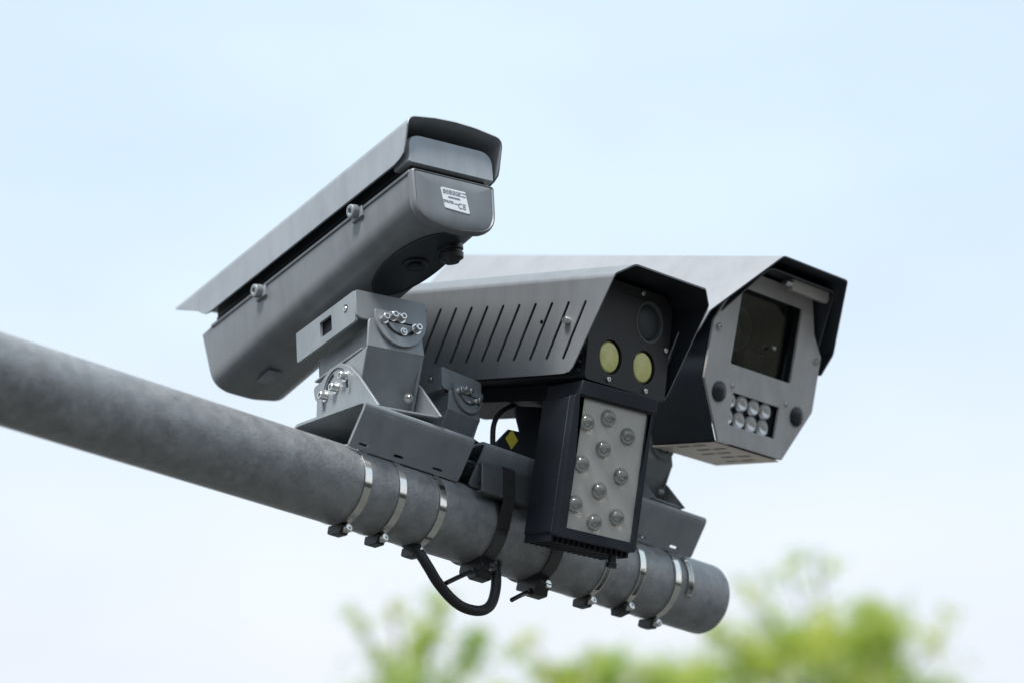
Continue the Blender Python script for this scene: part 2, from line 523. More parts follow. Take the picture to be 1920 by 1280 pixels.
# sticker with print
b = MB()
b.plate(fillet([(0.0245, -0.0225), (-0.0172, -0.0225), (-0.0230, -0.0565), (0.0190, -0.0545)], 0.002, 3), -0.0060, -0.0046)
st = obj('sticker', b, m_white, rear_plate, label='white printed sticker')
b = MB()
random.seed(4)
for z, y_end in ((-0.0258, -0.013), (-0.0283, -0.006), (-0.0308, -0.015), (-0.0425, 0.004), (-0.0450, 0.001)):
    y = 0.0215
    while y > y_end:
        w = random.uniform(0.003, 0.009)
        b.box(-0.0066, y - w, z - 0.00035, -0.0061, y, z + 0.00035)
        y -= w + 0.0011
b.box(-0.0066, -0.007, -0.0372, -0.0061, 0.013, -0.0354)
obj('print', b, m_ink, c1)
def text(body, size, M, parent, m, name):
    c = bpy.data.curves.new(name, 'FONT')
    c.body = body; c.size = size; c.extrude = 0.00015
    c.align_x = 'CENTER'; c.align_y = 'CENTER'
    c.materials.append(m)
    tmp = bpy.data.objects.new('tmp_text', c)
    col.objects.link(tmp)
    bpy.context.view_layer.update()
    me = bpy.data.meshes.new_from_object(tmp.evaluated_get(bpy.context.evaluated_depsgraph_get()))
    bpy.data.objects.remove(tmp)
    me.name = name
    o = bpy.data.objects.new(name, me)
    col.objects.link(o)
    o.parent = parent
    o.matrix_basis = M
    return o
# text plane facing -x (rear), reading direction towards -y
text('CE', 0.0115, Matrix(((0, 0, -1, -0.0064), (-1, 0, 0, -0.0095), (0, 1, 0, -0.0475), (0, 0, 0, 1))), c1, m_ink, 'ce_mark')
# cable entry underneath: raised pad, the recess's shade put into its colour; gland and plug
SL = math.atan2(-0.0378, 0.573)
def under(x, y):                   # point of the underside
    return -0.069 - 0.0714 * (x - 0.012) - 0.004 * (1 - (y / 0.06) ** 2)
b = MB()
rings = []
for s, dz in ((1.0, 0.0015), (1.0, -0.0012), (0.97, -0.0018), (0.93, -0.0002), (0.6, -0.0001), (0.02, -0.0001)):
    rings.append([(0.126 + 0.100 * s * math.cos(t), -0.011 + 0.044 * s * math.sin(t),
                   under(0.126 + 0.100 * s * math.cos(t), -0.011 + 0.044 * s * math.sin(t)) + dz - 0.0008) for t in [2 * PI * k / 48 for k in range(48)]])
b.loft(rings)
pad = obj('cable_entry', b, m_pad, c1, smooth=30)
b = MB()
zz = under(0.0716, -0.030)
b.lathe([(-0.004, 0.019), (0.004, 0.019), (0.005, 0.015), (0.008, 0.015), (0.009, 0.0185), (0.017, 0.0175), (0.020, 0.012), (0.023, 0.010)],
        (0.066, -0.034, zz), (0.1, -0.15, -1), 6 * 4)
obj('cable_gland', b, m_black, pad, bevel=0.0006)
b = MB()
zz = under(0.124, -0.007)
b.lathe([(-0.002, 0.0200), (0.003, 0.0200), (0.0042, 0.0185), (0.0035, 0.0150), (0.002, 0.0140), (0.0022, 0.0100), (0.006, 0.0095), (0.007, 0.006)], (0.124, -0.010, zz), (0, 0, -1), 24)
obj('blanking_plug', b, m_black, pad)
# latch screws on the left side
for x, z in ((0.147, -0.004), (0.437, -0.010)):
    b = MB()
    b.lathe([(-0.008, 0.0055), (0.0, 0.0055), (0.0005, 0.0105), (0.013, 0.0105), (0.0145, 0.009), (0.0145, 0.0045), (0.011, 0.004)], (x, 0.0695, z), (0, 1, -0.15), 24)
    b.box(x - 0.016, 0.067, z - 0.013, x + 0.014, 0.0725, z + 0.004)
    obj('latch_screw', b, m_bolt if False else m_paint2, c1, bevel=0.0008)
# small sticker underneath
b = MB()
x0, y0 = 0.520, 0.014
b.add([(x0 + dx, y0 + dy, under(x0 + dx, y0 + dy) - 0.0016) for dx, dy in ((-0.022, -0.012), (0.022, -0.012), (0.022, 0.012), (-0.022, 0.012))], [(0, 1, 2, 3)])
obj('sticker', b, m_greyst, c1, solid=0.0006, label='small grey sticker on the underside')
# front glass (faces away)
b = MB()
b.plate(fillet(rect(-0.05, -0.060, 0.05, -0.012), 0.006, 3), 0.624, 0.641)
obj('front_glass', b, m_glass, c1)

# ---------------------------------------------------------------- bent sheet hood with optional slots
def sheet_hood(profile, xr, thick, m, parent, slots=None, name='hood', slot_facet=None):
    """profile: 3D points (front x, y, z) from one lower edge over the top to the other lower edge"""
    vs_, fs_, = [], []
    mb = MB()
    for i in range(len(profile) - 1):
        a, b_ = profile[i], profile[i + 1]
        q = [(a[0], a[1], a[2]), (xr, a[1], a[2]), (xr, b_[1], b_[2]), (b_[0], b_[1], b_[2])]
        if slots and i in slot_facet:
            y = a[1]
            loops = [[Vector((p_[0], p_[2], 0)) for p_ in q]] + [[Vector((p_[0], p_[1], 0)) for p_ in s] for s in slots]
            flat = [p_ for l in loops for p_ in l]
            tris = tessellate_polygon(loops)
            mb.add([(p_.x, y, p_.y) for p_ in flat], [tuple(t) for t in tris])
        else:
            mb.add(q, [(0, 1, 2, 3)])
    return obj(name, mb, m, parent, solid=thick, soff=0, smooth=35)

def slot2(p0, p1, w, n=5):
    """stadium shape from p0 to p1"""
    p0, p1 = Vector(p0), Vector(p1)
    d = (p1 - p0).normalized(); a0 = math.atan2(d.y, d.x)
    out = []
    for k in range(n + 1):
        t = a0 - PI / 2 + PI * k / n
        out.append(p1 + Vector((math.cos(t), math.sin(t))) * w)
    for k in range(n + 1):
        t = a0 + PI / 2 + PI * k / n
        out.append(p0 + Vector((math.cos(t), math.sin(t))) * w)
    return out

def screw(parent, o, d, r=0.004, h=0.003, m=None, name='screw'):
    b = MB()
    b.lathe([(-0.002, r), (h * 0.7, r), (h, r * 0.8), (h, r * 0.45), (h * 0.45, r * 0.4)], o, d, 14)
    return obj(name, b, m or m_bolt, parent)

# ---------------------------------------------------------------- camera 2 (slotted cowl, black face, two yellow LEDs)
c2 = thing('surveillance_camera', 'middle camera with slotted grey cowl, black front and two round yellow lamps', 'camera', CAM2, 'traffic cameras')
P2 = [(-0.050, -0.092, -0.0565), (-0.020, -0.111, -0.0565), (0.0585, -0.111, 0.0861), (0.0718, -0.083, 0.1045)]
SIDE_TOP, SIDE_BOT = 0.0861, -0.0565
full = [(-0.085, -0.111, -0.0575), (-0.022, -0.111, -0.0575), (-0.012, -0.111, -0.0550), (-0.006, -0.111, -0.0480), (0.0030, -0.111, -0.0290),
        (0.0555, -0.111, 0.0800), (0.0585, -0.1100, 0.0865), (0.0605, -0.1065, 0.0895), (0.0700, -0.0860, 0.1027), (0.0715, -0.0825, 0.1043), (0.0718, -0.078, 0.1047)]
# side facet with slots is built on its own so the slots are real openings
xr2 = -0.43
mb = MB()
side_out = [Vector((xr2, -0.0605)), Vector((-0.060, -0.0580)), Vector((-0.022, -0.0570)), Vector((-0.012, -0.0545)), Vector((-0.006, -0.0480)), Vector((0.0555, 0.0800)), Vector((xr2, 0.0800))]
slots = []
for k in range(13):
    x = 0.0067 - 0.0322 * k
    zt, zb = 0.0463 + 0.0006 * k, -0.0339 + 0.0005 * k
    slots.append(slot2((x, zt), (x - 0.0322, zb), 0.0025))
slots.append(ell(-0.0749, 0.0211, 0.0034, n=12))
for sgn in (-1, 1):
    mb.plate(side_out, sgn * 0.1110, sgn * 0.1086, PY, slots)
top2 = [(0.0555, 0.111, 0.0800), (0.0578, 0.1103, 0.0852), (0.0590, 0.1085, 0.0875), (0.0700, 0.0860, 0.1027), (0.0713, 0.0830, 0.1042), (0.0718, 0.0790, 0.1050)]
prof2 = [(x, -y, z) for x, y, z in top2] + list(reversed(top2))
mb.strip([(y, z) for x, y, z in prof2], 0.0024, lambda i: prof2[i][0], xr2)
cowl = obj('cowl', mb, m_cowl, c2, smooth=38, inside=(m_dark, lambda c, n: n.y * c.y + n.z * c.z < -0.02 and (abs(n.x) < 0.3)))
for (x, z) in ((-0.0231, 0.0198),):
    screw(cowl, (x, -0.112, z), (0, -1, 0), 0.0055, 0.008)
# black inner body
b = MB()
sec2 = fillet([(0.094, -0.0600), (0.094, 0.080), (0.072, 0.096), (-0.072, 0.096), (-0.094, 0.080), (-0.094, -0.0600)], 0.006, 3)
b.loft([[(x, q.x * s, q.y * s) for q in sec2] for x, s in ((-0.003, 1), (-0.42, 1))])
body2 = obj('body', b, m_dark, c2)
for s in (-1, 1):                          # cooling fins beside the face
    b = MB()
    b.box(-0.055, s * 0.090 - 0.003, -0.053, -0.004, s * 0.090 + 0.003, 0.058)
    for k in range(9):
        z = -0.052 + k * 0.0125
        b.box(-0.055, s * 0.094 - 0.007, z, -0.004, s * 0.094 + 0.007, z + 0.004)
    obj('cooling_fins', b, m_dark, body2)
b = MB()
b.box(-0.33, -0.062, -0.0840, -0.030, 0.062, -0.0602)
obj('added_under_box', b, m_void, c2, bevel=0.002)  # black under-box added to make the dark band below the cowl
# face panel with recesses
b = MB()
face_out = fillet([(0.0925, -0.0615), (0.0935, 0.079), (0.071, 0.0945), (-0.071, 0.0945), (-0.0935, 0.079), (-0.0925, -0.0615)], 0.008, 4)
holes = [ell(-0.039, -0.0198, 0.0252, n=30), ell(0.0385, -0.0198, 0.0252, n=30), ell(0.0415, 0.0486, 0.0315, n=34)]
b.plate(face_out, -0.003, 0.003, PX, holes)
face2 = obj('front_panel', b, m_panel, c2, bevel=0.0008)
b = MB()
b.box(-0.010, -0.070, -0.05, -0.0045, 0.080, 0.085)
obj('panel_backing', b, m_void, c2)
for y in (-0.039, 0.0385):
    b = MB()
    b.lathe([(-0.0035, 0.0225), (-0.001, 0.0225), (0.0005, 0.0205), (0.0012, 0.010), (0.0013, 0.001)], (0, y, -0.0198), (1, 0, 0), 30)
    obj('led_lamp', b, m_yellow, c2, label='round yellow lamp disc')
b = MB()
b.lathe([(-0.004, 0.0312), (0.0035, 0.0312), (0.0035, 0.0285), (-0.001, 0.0265), (-0.003, 0.0265)], (0, 0.0415, 0.0486), (1, 0, 0), 34)
lens2 = obj('lens', b, m_ring, c2)
b = MB()
b.lathe([(-0.003, 0.0262), (-0.001, 0.024), (0.001, 0.016), (0.0016, 0.004), (0.0016, 0.0005)], (0, 0.0415, 0.0486), (1, 0, 0), 34)
obj('lens_glass', b, m_lens, lens2)
for y, z in ((-0.0408, -0.0530), (0.0450, -0.0540), (0.0835, 0.0150), (0.0201, 0.0885)):
    screw(face2, (0.003, y, z), (1, 0, 0), 0.0042, 0.003)

# ---------------------------------------------------------------- camera 3 (pale hood, eight-sided face)
c3 = thing('surveillance_camera', 'rightmost camera with pale hood, square dark window and clear lamps in eight-sided grey face', 'camera', CAM3, 'traffic cameras')
sh = fillet([(-0.006, -0.154, 0.0290), (0.0123, -0.154, 0.0640), (0.0773, -0.0805, 0.1680), (0.0773, 0.0805, 0.1680), (0.0123, 0.154, 0.0640), (-0.006, 0.154, 0.0290)], [0, 0.012, 0.010, 0.010, 0.012, 0], 4, closed=False)
mb = MB()
xr3 = -0.66
for i in range(len(sh) - 1):
    a, b_ = sh[i], sh[i + 1]
    mb.add([a, (xr3, a[1], a[2]), (xr3, b_[1], b_[2]), b_], [(0, 1, 2, 3)])
obj('sun_hood', mb, m_shield, c3, solid=0.0028, soff=0, smooth=35, wn=True, inner=m_under)
# inner liner hood
sh = fillet([(0.000, -0.128, 0.060), (0.045, -0.0700, 0.1530), (0.045, 0.0930, 0.1530), (0.000, 0.128, 0.060)], [0, 0.022, 0.012, 0], 6, closed=False)
sh = [Vector((q.x, q.y, q.z)) for q in sh]
mb = MB()
for i in range(len(sh) - 1):
    a, b_ = sh[i], sh[i + 1]
    mb.add([a, (-0.10, a[1], a[2]), (-0.10, b_[1], b_[2]), b_], [(0, 1, 2, 3)])
obj('inner_hood', mb, m_under, c3, solid=0.003, soff=0, smooth=40, wn=True, rim=m_shield)
# body: chamfered box behind the face, then the longer upper housing
octo = [(0.0786, -0.1234), (0.134, -0.0354), (0.134, 0.0543), (0.090, 0.146), (-0.090, 0.146), (-0.134, 0.0543), (-0.134, -0.0354), (-0.0786, -0.1234)]
b = MB()
def o3(x, dz): return [(x, q[0], q[1] + (dz if q[1] < -0.1 else 0)) for q in octo]
b.loft([o3(-0.001, 0), o3(-0.128, -0.0135)], caps=False)
b.loft([[(x, q[0] * 0.97, max(q[1], -0.075) * 0.97) for q in octo] for x in (-0.125, -0.62)])
obj('body', b, m_under, c3, bevel=0.002)
# vented bottom plate
b = MB()
vent = []
for r_ in range(5):
    for k in range(4):
        y0 = -0.066 + 0.030 * r_
        x0 = -0.118 + 0.032 * k + (0.016 if r_ % 2 else 0.0)
        vent.append(slot2((x0, y0), (min(x0 + 0.021, 0.0), y0), 0.0042, 3))
vent = [v for v in vent if max(q.x for q in v) < -0.004 and min(q.x for q in v) > -0.095]
TB = Matrix.Translation((0, 0, -0.1252)) @ Matrix.Rotation(-math.atan2(0.0135, 0.128), 4, 'Y')
b.plate(rect(-0.129, -0.0785, -0.001, 0.0785), -0.0015, 0.0, PZ, vent, TB)
obj('vent_plate', b, m_vent, c3)
# face plate with the two windows cut through
b = MB()
face_o = [(0.0786, -0.1234), (0.1340, -0.0354), (0.1340, 0.0543), (0.1085, 0.086), (0.098, 0.118), (0.088, 0.146), (-0.088, 0.146), (-0.134, 0.0543), (-0.134, -0.0354), (-0.0786, -0.1234)]
win = fillet(rect(-0.0795, -0.0020, 0.0698, 0.1187), 0.004, 3)
ledw = rect(-0.0625, -0.0945, 0.0525, -0.0440)
b.plate(face_o, 0.0, 0.005, PX, [win, ledw])
face3 = obj('face_plate', b, m_face, c3, bevel=0.0007)
b = MB()                                    # window chamber: walls and back
for y0, z0, y1, z1 in ((-0.083, -0.0055, -0.0796, 0.122), (0.0699, -0.0055, 0.0733, 0.122), (-0.0795, -0.0055, 0.0698, -0.0021), (-0.0795, 0.1188, 0.0698, 0.122)):
    b.box(-0.078, y0, z0, -0.0005, y1, z1)
b.box(-0.081, -0.0830, -0.0055, -0.0782, 0.0733, 0.122)
win3 = obj('window_frame', b, m_void, c3)
b = MB()
b.box(-0.0150, -0.0795, -0.002, -0.0115, 0.0698, 0.1187)
obj('window_glass', b, m_pane, win3)
b = MB()
b.lathe([(0.0, 0.038), (0.030, 0.038), (0.031, 0.036), (0.046, 0.036), (0.047, 0.034), (0.047, 0.031), (0.040, 0.029), (0.038, 0.0285)], (-0.078, -0.040, 0.062), (1, 0, 0), 36)
il = obj('inner_lens', b, m_barrel, win3)
b = MB()
b.lathe([(-0.002, 0.0284), (0.0, 0.0284), (0.004, 0.022), (0.007, 0.012), (0.008, 0.001)], (-0.041, -0.040, 0.062), (1, 0, 0), 32)
obj('lens_glass', b, m_glass, il)
b = MB()
b.box(-0.070, 0.012, 0.004, -0.050, 0.060, 0.040)
obj('heater_module', b, m_barrel, win3, bevel=0.002)
# LED tray
b = MB()
b.box(-0.010, -0.0645, -0.0965, -0.005, 0.0545, -0.042)
tray3 = obj('lamp_tray', b, m_void, c3)
for r_, z in enumerate((-0.0565, -0.0830)):
    for k in range(4):
        y = -0.0615 + 0.0292 * k + (0.0 if r_ == 0 else 0.0)
        b = MB()
        b.lathe([(0.0, 0.0140), (0.005, 0.0140), (0.0075, 0.0115), (0.0098, 0.006), (0.0105, 0.0008)], (-0.0055, y, z), (1, 0, 0), 22)
        l_ = obj('led_lamp', b, m_dglass, tray3)
        b = MB()
        b.lathe([(0.0, 0.0132), (0.0030, 0.0132), (0.0030, 0.0122), (0.0008, 0.0060), (0.0006, 0.0005)], (-0.0048, y, z), (1, 0, 0), 22)
        obj('reflector', b, m_cup, l_)
for y in (-0.0965, 0.0965):
    b = MB()
    b.lathe([(-0.001, 0.0158), (0.0035, 0.0158), (0.0055, 0.0135), (0.0068, 0.006), (0.0070, 0.001)], (0.004, y, -0.0495), (1, 0, 0), 28)
    obj('sensor_cover', b, m_black, face3, label='round black sensor cover')
for y, z in ((-0.1225, 0.0470), (0.1215, 0.0460)):
    screw(face3, (0.005, y, z), (1, 0, 0), 0.0052, 0.006)
for y, z in ((-0.0665, -0.0345), (0.0665, -0.0360)):
    screw(face3, (0.005, y, z), (1, 0, 0), 0.0036, 0.003)
screw(face3, (-0.004, 0.025, 0.045), (1, 0, 0), 0.0035, 0.0035)
# light strip hanging under the inner hood
b = MB()
TW = Matrix.Translation((0.030, 0.046, 0.1435)) @ Matrix.Rotation(R(0), 4, 'X')
b.box(-0.006, -0.046, -0.0105, 0.006, 0.046, 0.0085, TW)
ls = obj('light_strip', b, m_alu, c3, bevel=0.002)
for y0, y1 in ((-0.014, 0.000), (0.092, 0.1005)):
    b = MB()
    b.cyl((0.030, y0, 0.143), (0.030, y1, 0.143), 0.0055)
    obj('end_cap', b, m_bolt, ls)

# ---------------------------------------------------------------- mounting brackets (saddle on the pole, two-axis yoke, tray)
SAD_Z = 0.105
def bolt(parent, o, d, r=0.0062, h=0.010, M=None):
    b = MB()
    b.lathe([(0.0, r * 1.5), (0.0016, r * 1.5), (0.0017, r), (h, r), (h + 0.001, r * 0.85), (h + 0.001, r * 0.5), (h * 0.6, r * 0.45)], o, d, 16, M)
    return obj('bolt', b, m_bolt, parent)

def make_bracket():
    t = thing('mounting_bracket', 'grey two-axis mounting bracket under the left camera, light catching its bolts', 'bracket',
              POLE @ Matrix.Translation((-0.705, 0, SAD_Z)), 'camera mounting brackets')
    parts = []
    # saddle: flat top, sides leaning in to the pole; slots near the lower edges for the clamp bands
    sad = MB()
    hl = 0.108
    L_ = math.hypot(0.0454, 0.0485)
    prof = fillet([(-0.0415, -0.0625), (-0.083, -0.0005), (0.083, -0.0005), (0.0415, -0.0625)], [0, 0.010, 0.010, 0], 5, closed=False)
    TH = 0.0042
    sad.strip(prof[1:-1], TH, -hl, hl)
    for sgn in (1, -1):
        a, b_ = Vector(prof[0]), Vector(prof[1])
        d = b_ - a; L = d.length; d.normalize()
        nn = Vector((d.y, -d.x))
        holes = [slot2((sx - 0.008, 0.0085), (sx + 0.008, 0.0085), 0.0020, 4) for sx in (-0.083, -0.015, 0.062)]
        sad.plate(fillet(rect(-hl, 0, hl, L), [0.006, 0.006, 0, 0], 3), 0.0, TH,
                  lambda p_, q_, c_, a=a, d=d, nn=nn, sgn=sgn: (p_, sgn * (a.x + d.x * q_ + nn.x * c_), a.y + d.y * q_ + nn.y * c_), holes)
    obj('saddle', sad, m_paint2, t, smooth=38)
    Mu = t.matrix_world.inverted() @ (CAM1 @ Matrix.Translation((0.25, 0, -0.31)))
    # base yoke: two ears standing on the saddle
    b = MB()
    ear = [(-0.108, 0.003), (-0.060, 0.066), (-0.035, 0.092), (-0.010, 0.106), (0.020, 0.108), (0.045, 0.098), (0.060, 0.078), (0.066, 0.040), (0.070, 0.003)]
    for s in (1, -1):
        b.plate(ear, s * 0.0500, s * 0.0545, PY)
    b.box(-0.100, -0.0498, 0.003, 0.070, 0.0498, 0.0065)
    by = obj('base_yoke', b, m_paint2, t, bevel=0.0012)
    # tilting yoke: web and two side plates
    b = MB()
    web = fillet([(-0.046, 0.018), (-0.048, 0.060), (-0.0485, 0.108), (0.0485, 0.108), (0.048, 0.060), (0.046, 0.018)], [0.01, 0.002, 0.004, 0.004, 0.002, 0.01], 3)
    WB = Matrix.Translation((-0.078, 0, 0.108)) @ Matrix.Rotation(R(-34), 4, 'Y') @ Matrix.Translation((0, 0, -0.108))
    b.plate(web, 0.0, 0.0045, PX, (), WB)
    b.plate(fillet([(-0.0485, 0.1075), (-0.044, 0.152), (0.044, 0.152), (0.0485, 0.1075)], [0, 0.006, 0.006, 0], 3), -0.0785, -0.074, PX)
    for s in (1, -1):
        b.plate(fillet([(-0.076, 0.107), (0.080, 0.102), (0.076, 0.080), (0.030, 0.045), (-0.040, 0.030)], [0.002, 0.008, 0.02, 0.02, 0.01], 4), s * 0.0440, s * 0.0485, PY)
    b.box(-0.0735, -0.0345, 0.1475, 0.085, 0.0345, 0.1505)
    b.box(0.0815, -0.0345, 0.112, 0.085, 0.0345, 0.1474)
    for s in (1, -1):
        b.box(-0.0735, s * 0.033 - 0.0015, 0.112, 0.0814, s * 0.033 + 0.0015, 0.1474)
        b.box(-0.06, min(s * 0.0316, s * 0.0484), 0.1085, 0.075, max(s * 0.0316, s * 0.0484), 0.1118)
    ty = obj('tilt_yoke', b, m_paint2, t, bevel=0.0012)
    # round boss with arc slot on the outer face of the ears
    b = MB()
    for s in (1,):
        arc_o = [Vector((0.004 + 0.040 * math.cos(a), 0.064 + 0.040 * math.sin(a))) for a in [R(-20 + 220 * k / 20) for k in range(21)]]
        arc_i = [Vector((0.004 + 0.0375 * math.cos(a), 0.064 + 0.0375 * math.sin(a))) for a in [R(200 - 220 * k / 20) for k in range(21)]]
        b.plate(arc_o + arc_i, 0.0546, 0.0562, PY)
    obj('boss_ring', b, m_paint2, by)
    b = MB()
    for a0, a1 in ((15, 80), (110, 185)):
        p_ = [Vector((0.004 + 0.0335 * math.cos(R(a0 + (a1 - a0) * k / 10)), 0.064 + 0.0335 * math.sin(R(a0 + (a1 - a0) * k / 10)))) for k in range(11)]
        q_ = [Vector((0.004 + 0.0285 * math.cos(R(a1 - (a1 - a0) * k / 10)), 0.064 + 0.0285 * math.sin(R(a1 - (a1 - a0) * k / 10)))) for k in range(11)]
        b.plate(p_ + q_, 0.0540, 0.0550, PY)
    obj('arc_slot', b, m_void, by)
    bs = [bolt(by, (x, 0.0545, z), (0, 1, 0)) for x, z in ((-0.024, 0.080), (0.004, 0.072), (0.035, 0.071))]
    bolt(ty, (-0.056, -0.030, 0.048), (-1, 0, -0.4), 0.005, 0.007)
    # tray under the camera
    b = MB()
    fl = fillet(rect(-0.066, 0.149, 0.104, 0.197), [0.004, 0.004, 0.002, 0.002], 3)
    b.plate(fl, 0.0555, 0.0600, PY, [fillet(rect(0.000, 0.161, 0.034, 0.186), 0.002, 2), ell(-0.040, 0.178, 0.0068, n=16)])
    b.plate(fl, -0.0600, -0.0555, PY, [fillet(rect(0.000, 0.161, 0.034, 0.186), 0.002, 2), ell(-0.040, 0.178, 0.0068, n=16)])
    b.box(-0.066, -0.0554, 0.1925, 0.104, 0.0554, 0.197)
    b.plate(fillet(rect(-0.0600, 0.153, 0.0600, 0.197), [0.010, 0.010, 0.004, 0.004], 3), -0.071, -0.0665, PX)
    ct = obj('camera_tray', b, m_paint2, t, bevel=0.0015)
    b = MB()
    b.box(0.0, 0.0485, 0.159, 0.036, 0.0535, 0.188)
    obj('hole_backing', b, m_void, ct)  # dark block just behind the tray's square opening
    screw(ct, (-0.040, 0.0575, 0.178), (0, 1, 0), 0.0045, 0.004)
    # half-round tab with arc slot
    b = MB()
    hd = [(-0.007 + 0.043 * math.cos(a), 0.157 + 0.043 * math.sin(a)) for a in [R(180 + 180 * k / 24) for k in range(25)]] + [(0.036, 0.1655), (-0.050, 0.1655)]
    cut = []
    for a0, a1 in ((200, 340),):
        cut = [(-0.007 + 0.031 * math.cos(R(a0 + (a1 - a0) * k / 12)), 0.160 + 0.031 * math.sin(R(a0 + (a1 - a0) * k / 12))) for k in range(13)] + \
              [(-0.007 + 0.026 * math.cos(R(a1 - (a1 - a0) * k / 12)), 0.160 + 0.026 * math.sin(R(a1 - (a1 - a0) * k / 12))) for k in range(13)]
    b.plate(hd, -0.0845, -0.0795, PX, [cut])
    tb = obj('pan_tab', b, m_paint2, t, bevel=0.001)
    for y, z in ((0.023, 0.152), (0.008, 0.158), (-0.006, 0.1575), (-0.032, 0.145)):
        bolt(tb, (-0.0845, y, z), (-1, 0, 0), 0.0055, 0.010)
    bolt(tb, (-0.0845, -0.010, 0.137), (-1, 0, 0), 0.004, 0.004)
    for o_ in t.children:
        if o_.name.split('.')[0] != 'saddle':
            o_.matrix_basis = Mu
    return t

br1 = make_bracket()
def copy_tree(o, parent=None):
    c = o.copy(); col.objects.link(c)
    if parent is not None:
        c.parent = parent
    for ch in list(o.children): copy_tree(ch, c)
    return c
def place_bracket(label, tx, fwd, k, ty_, tz=0.0, tilt=0.0):
    c = copy_tree(br1)
    c['label'] = label
    c.matrix_world = POLE @ Matrix.Translation((tx, 0, SAD_Z))
    f = Vector((fwd[0], fwd[1], 0)).normalized()
    xax = -f                                   # the yoke's tab faces where the camera looks
    yax = Vector((0, 0, 1)).cross(xax)
    Rm = Matrix(((xax.x, yax.x, 0, 0), (xax.y, yax.y, 0, 0), (0, 0, 1, 0), (0, 0, 0, 1)))
    world_M = POLE @ Matrix.Translation((ty_[0], ty_[1], SAD_Z + tz))
    world_M = Matrix.Translation(world_M.to_translation()) @ Rm @ Matrix.Scale(k, 4)
    ml = c.matrix_world.inverted() @ world_M
    for ch in c.children:
        if ch.name.split('.')[0] != 'saddle':
            ch.matrix_basis = ml
    return c
br2 = place_bracket('grey two-axis mounting bracket in shade beneath the slotted middle camera', -0.466, (0.74, -0.64), 0.74, (-0.575, 0.03), -0.028)
br3 = place_bracket('grey two-axis mounting bracket beneath the rightmost camera, at the open pole end', -0.186, (0.70, -0.65), 0.70, (-0.166, 0.0))

# yellow diamond sticker on the middle bracket
# ---------------------------------------------------------------- floodlight below the middle camera
lamp = thing('floodlight', 'black box floodlight with pale panel and ten domed lenses hanging under the middle camera', 'floodlight', LAMP)
b = MB()
b.box(-0.090, -0.069, -0.1000, -0.0135, 0.069, 0.1040)
hs = obj('housing', b, m_dark, lamp, bevel=0.003)
b = MB()
b.plate(fillet(rect(-0.0695, -0.1040, 0.0695, 0.1050), 0.004, 3), -0.013, 0.0025, PX, [rect(-0.0535, -0.0905, 0.0605, 0.1040 - 0.001)])
obj('bezel', b, m_dark, lamp, bevel=0.0012)
b = MB()
b.box(-0.0136, -0.0697, -0.099, -0.0122, -0.0688, 0.104)
obj('edge_highlight', b, m_bolt, lamp)  # bright metal strip drawn as the highlight along the bezel edge
b = MB()
b.box(-0.009, -0.0540, -0.0910, -0.0015, 0.0610, 0.1035)
lp = obj('lens_panel', b, m_alu, lamp)
for y, z in ((-0.0425, 0.0682), (-0.0064, 0.0823), (0.0309, 0.0628), (-0.0078, 0.0357), (-0.0412, 0.0062), (0.0287, 0.0021), (-0.0052, -0.0261), (-0.0431, -0.0536), (0.0310, -0.0585), (-0.0064, -0.0734)):
    b = MB()
    rr = 0.0118
    b.lathe([(-0.0004, rr * 1.10), (0.001, rr * 1.10)] + [(0.001 + 0.0112 * math.sin(a), rr * math.cos(a)) for a in [R(8 * k) for k in range(0, 11)]] + [(0.0123, 0.0004)], (-0.0015, y, z), (1, 0, 0), 24)
    ld = obj('led_dome', b, m_dglass, lp)
    b = MB()
    b.lathe([(0.0, 0.0108), (0.0012, 0.0108), (0.0013, 0.0050), (0.0020, 0.0042), (0.0020, 0.0005)], (-0.0016, y, z), (1, 0, 0), 20)
    obj('led_chip', b, m_chip, ld)
b = MB()
b.box(-0.092, -0.0620, 0.1052, 0.0045, 0.0730, 0.1275)
obj('top_bar', b, m_dark, lamp, bevel=0.0015)
b = MB()
for k in range(15):
    y = -0.066 + k * 0.0094
    b.box(-0.090, y, -0.1110, -0.016, y + 0.0042, -0.0995)
obj('cooling_fins', b, m_dark, lamp)
b = MB()
b.lathe([(0, 0.0065), (0.012, 0.0065), (0.0125, 0.0085), (0.019, 0.0085), (0.020, 0.006)], (-0.02, 0.046, -0.1105), (0, 0, -1), 14)
obj('cable_gland', b, m_black, lamp)
# channel that holds it off the pole
b = MB()
PL = LAMP.inverted() @ POLE
b.box(-0.574, -0.0690, 0.028, -0.420, -0.0655, 0.0740, PL)
b.box(-0.574, -0.0654, 0.0705, -0.420, -0.0400, 0.0740, PL)
b.box(-0.574, -0.0654, 0.028, -0.420, -0.0550, 0.0315, PL)
b.box(-0.470, -0.118, 0.026, -0.425, -0.0692, 0.0760, PL)
obj('standoff_channel', b, m_chan, lamp, bevel=0.0012)

b = MB()                                     # upright arm plate from the channel to the back of the lamp
b.plate([(-0.530, 0.0745), (-0.5330, 0.118), (-0.5080, 0.1440), (-0.4830, 0.1465), (-0.4930, 0.1740), (-0.4930, 0.1850), (-0.4300, 0.2000), (-0.4300, 0.0745)], -0.0580, -0.0545, PY, (), PL)
obj('arm_plate', b, m_dark, lamp, bevel=0.001)
